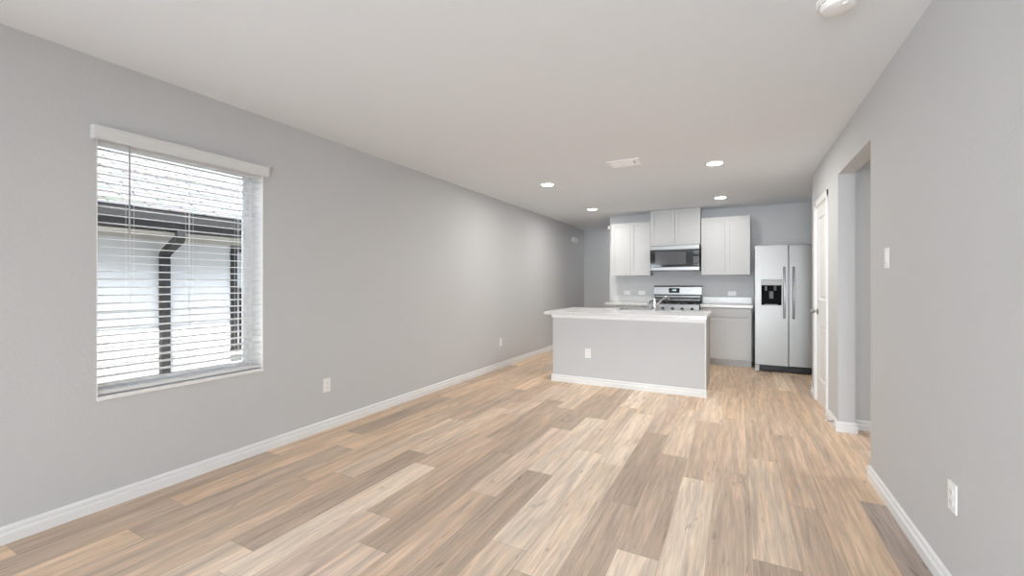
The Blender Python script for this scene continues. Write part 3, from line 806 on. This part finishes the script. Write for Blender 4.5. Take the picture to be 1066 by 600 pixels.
# ---------------------------------------------------------------- refrigerator
FX0, FX1, FY, FT = .227, 1.135, 6.88, 1.757
fr = empty('refrigerator', ((FX0 + FX1) / 2, 7.2, 0), 'stainless side-by-side refrigerator with ice dispenser in left door', 'refrigerator')
obj('cabinet', BX(FX0 + .004, FX1 - .004, FY + .07, YB - .03, .02, FT - .015, .004), M_grey, fr)
xs = .622
bmd = wall_with_holes(B(), 'y', FY, FY + .062, FX0, xs - .003, .098, FT, [(.300, .546, .925, 1.285)])
fd = obj('freezer_door', bmd, M_steel, fr)
fd2 = obj('fresh_food_door', BX(xs + .003, FX1, FY, FY + .062, .098, FT, .006), M_steel, fr)
def fhandle(x):
    h = B()
    n_ = 14; pts = []
    for i in range(n_ + 1):
        t = i / n_; z = .748 + t * (1.456 - .748); pts.append((x, FY - .030 - .022 * math.sin(math.pi * t), z))
    P = [Vector(p) for p in pts]; rings = []
    for p in P: rings.append([h.verts.new(p + Vector((a * .0145, b * .009, 0))) for a, b in ((-1, .6), (-.7, -.8), (.7, -.8), (1, .6), (.6, 1), (-.6, 1))])
    for k in range(n_):
        for i in range(6):
            j = (i + 1) % 6; h.faces.new((rings[k][i], rings[k][j], rings[k + 1][j], rings[k + 1][i]))
    h.faces.new(rings[0]); h.faces.new(rings[-1])
    for z in (.765, 1.42): box(h, x - .011, x + .011, FY - .034, FY, z, z + .03, .002)
    return h
obj('handle', fhandle(.573), M_handle, fd); obj('handle', fhandle(.680), M_handle, fd2)
dp = B()
box(dp, .292, .304, FY - .004, FY + .03, .917, 1.293, .002); box(dp, .542, .554, FY - .004, FY + .03, .917, 1.293, .002)
box(dp, .304, .542, FY - .004, FY + .03, .917, .929, .002); box(dp, .304, .542, FY - .004, FY + .03, 1.281, 1.293, .002)
dfr = obj('dispenser_frame', dp, M_steel2, fd)
obj('dispenser_panel', BX(.304, .542, FY - .001, FY + .03, 1.205, 1.281, .003), mat('dispenser_grey', (.50, .50, .51), .4, 0, bump=(20, .02, .001)), fd)
cav = B()
box(cav, .304, .542, FY + .050, FY + .058, .929, 1.205); box(cav, .300, .306, FY + .004, FY + .055, .929, 1.205); box(cav, .540, .546, FY + .004, FY + .055, .929, 1.205)
box(cav, .304, .542, FY + .004, FY + .055, .926, .934); box(cav, .304, .542, FY + .004, FY + .055, 1.2, 1.207)
cv = obj('dispenser_cavity', cav, mat('matte_black', (.008, .008, .009), .7, spec=.1, bump=(60, .05, .001)), fd)
pd = BX(.345, .375, FY + .030, FY + .050, 1.13, 1.20, .004); box(pd, .455, .485, FY + .030, FY + .050, 1.13, 1.20, .004)
box(pd, .40, .45, FY + .035, FY + .050, 1.02, 1.12, .004)
obj('dispenser_paddle', pd, mat('dark_grey_plastic', (.07, .07, .075), .3, bump=(30, .02, .001)), cv)
dt = B(); box(dt, .345, .50, FY + .006, FY + .048, .934, .940, .001)
obj('drip_tray', dt, M_steel2, cv)
gl_ = BX(FX0 + .03, FX1 - .01, FY + .035, FY + .07, .015, .092, .004)
for k in range(5): box(gl_, FX0 + .06, FX1 - .03, FY + .029, FY + .036, .022 + k * .014, .028 + k * .014)
gro = obj('base_grille', gl_, M_dark, fr)

obj('foot_bracket', BX(FX0, FX0 + .055, FY + .01, FY + .07, .0, .088, .004), M_steel2, fr)
obj('hinge_cover', BX(FX0 + .01, FX0 + .09, FY + .02, FY + .10, FT - .015, FT + .008, .004), M_grey, fr)
obj('hinge_cover', BX(FX1 - .09, FX1 - .01, FY + .02, FY + .10, FT - .015, FT + .008, .004), M_grey, fr)

# ---------------------------------------------------------------- ceiling fittings
def can(x, y, label, watts):
    rt = empty('recessed_light', (x, y, H), label, 'ceiling light', 'recessed ceiling lights')
    rg_ = lathe(B(), (x, y, H), (0, 0, -1), [(.092, 0), (.092, .003), (.084, .008), (.074, .009), (.070, .004), (.070, .0005)], 40)
    obj('trim_ring', rg_, M_white, rt, True)
    obj('lens', cyl(B(), (x, y, H - .0045), (0, 0, -1), .071, .0025, 40), M_lens, rt, True)
    d = bpy.data.lights.new('recessed_lamp', 'AREA'); d.shape = 'DISK'; d.size = .13; d.energy = watts; d.color = (1, .975, .92)
    o = bpy.data.objects.new('recessed_lamp', d); C.objects.link(o); o.parent = rt; o.location = (0, 0, -.016)
can(-2.043, 4.80, 'recessed ceiling light nearer the left wall, in front of the island', 10)
can(-2.075, 6.72, 'recessed ceiling light nearest the hall and the left wall cabinet', 11)
can(-.196, 4.74, 'recessed ceiling light on the right side, nearest the vent', 15)
can(-.203, 6.65, 'recessed ceiling light in front of the right wall cabinet', 6.5)
vt = empty('ceiling_vent', (-.99, 4.31, H), 'white rectangular air vent on the ceiling between recessed lights', 'ceiling vent')
vx0, vx1, vy0, vy1 = -1.155, -.835, 4.195, 4.435
vf = B()
for a in ((vx0, vx1, vy0, vy0 + .028), (vx0, vx1, vy1 - .028, vy1), (vx0, vx0 + .028, vy0 + .028, vy1 - .028), (vx1 - .028, vx1, vy0 + .028, vy1 - .028), (-1.000, -.990, vy0 + .028, vy1 - .028)):
    box(vf, *a, H - .009, H, .002)
obj('frame', vf, M_white, vt)
lv = B()
for k in range(9):
    y = vy0 + .038 + k * .0205
    for (xa, xb, sg) in ((vx0 + .028, -1.0, 1), (-.99, vx1 - .028, -1)):
        vs_ = [lv.verts.new(p) for p in ((xa, y, H - .002), (xb, y, H - .002), (xb, y + .014, H - .012), (xa, y + .014, H - .012))]
        vs2 = [lv.verts.new(v.co + Vector((0, .0015, .0015))) for v in vs_]
        lv.faces.new(vs_); lv.faces.new(vs2)
        for i in range(4): lv.faces.new((vs_[i], vs_[(i + 1) % 4], vs2[(i + 1) % 4], vs2[i]))
obj('louvers', lv, M_white, vt)
lb = BX(-.90, -.885, vy0 + .06, vy0 + .11, H - .016, H - .008, .002)
obj('damper_lever', lb, M_grey, vt)
sm = empty('smoke_detector', (.385, 2.26, H), 'round white smoke detector at top edge of ceiling', 'smoke detector')
obj('housing', lathe(B(), (.385, 2.26, H), (0, 0, -1), [(.076, 0), (.076, .010), (.068, .014), (.066, .030), (.058, .042), (.040, .047), (.020, .048), (.003, .048)], 48), M_white, sm, True)
obj('base_ring', lathe(B(), (.385, 2.26, H), (0, 0, -1), [(.080, 0), (.080, .008), (.077, .011), (.05, .011)], 48), M_white, sm, True)
obj('test_button', cyl(B(), (.402, 2.222, H - .044), (0, 0, -1), .011, .006, 20, bev=.001), M_white, sm, True)
sv = B()
for k in range(14):
    a = k / 14 * 2 * math.pi; c, s = math.cos(a), math.sin(a)
    tube(sv, [(.385 + .0675 * c, 2.26 + .0675 * s, H - .018), (.385 + .0665 * math.cos(a + .28), 2.26 + .0665 * math.sin(a + .28), H - .018)], .0022, 6)
obj('vent_slot', sv, M_grey, sm)
dc = empty('door_chime', (XL, 8.55, 2.15), 'small white door chime high on the left wall down the hall', 'door chime')
obj('housing', BX(XL, XL + .05, 8.42, 8.68, 2.10, 2.20, .008), M_white, dc)
obj('speaker_slot', BX(XL + .049, XL + .052, 8.47, 8.63, 2.125, 2.135), M_grey, dc)
al = empty('alarm_sensor', (-2.03, 7.69, 2.25), 'tiny white alarm sensor at top corner of kitchen wall by hall', 'sensor')
obj('housing', BX(-2.075, -2.03, 7.66, 7.72, 2.22, 2.28, .006), M_white, al)
obj('lens', lathe(B(), (-2.074, 7.69, 2.245), (-1, 0, 0), [(.014, 0), (.012, .006), (.003, .009)], 16), M_grey, al, True)
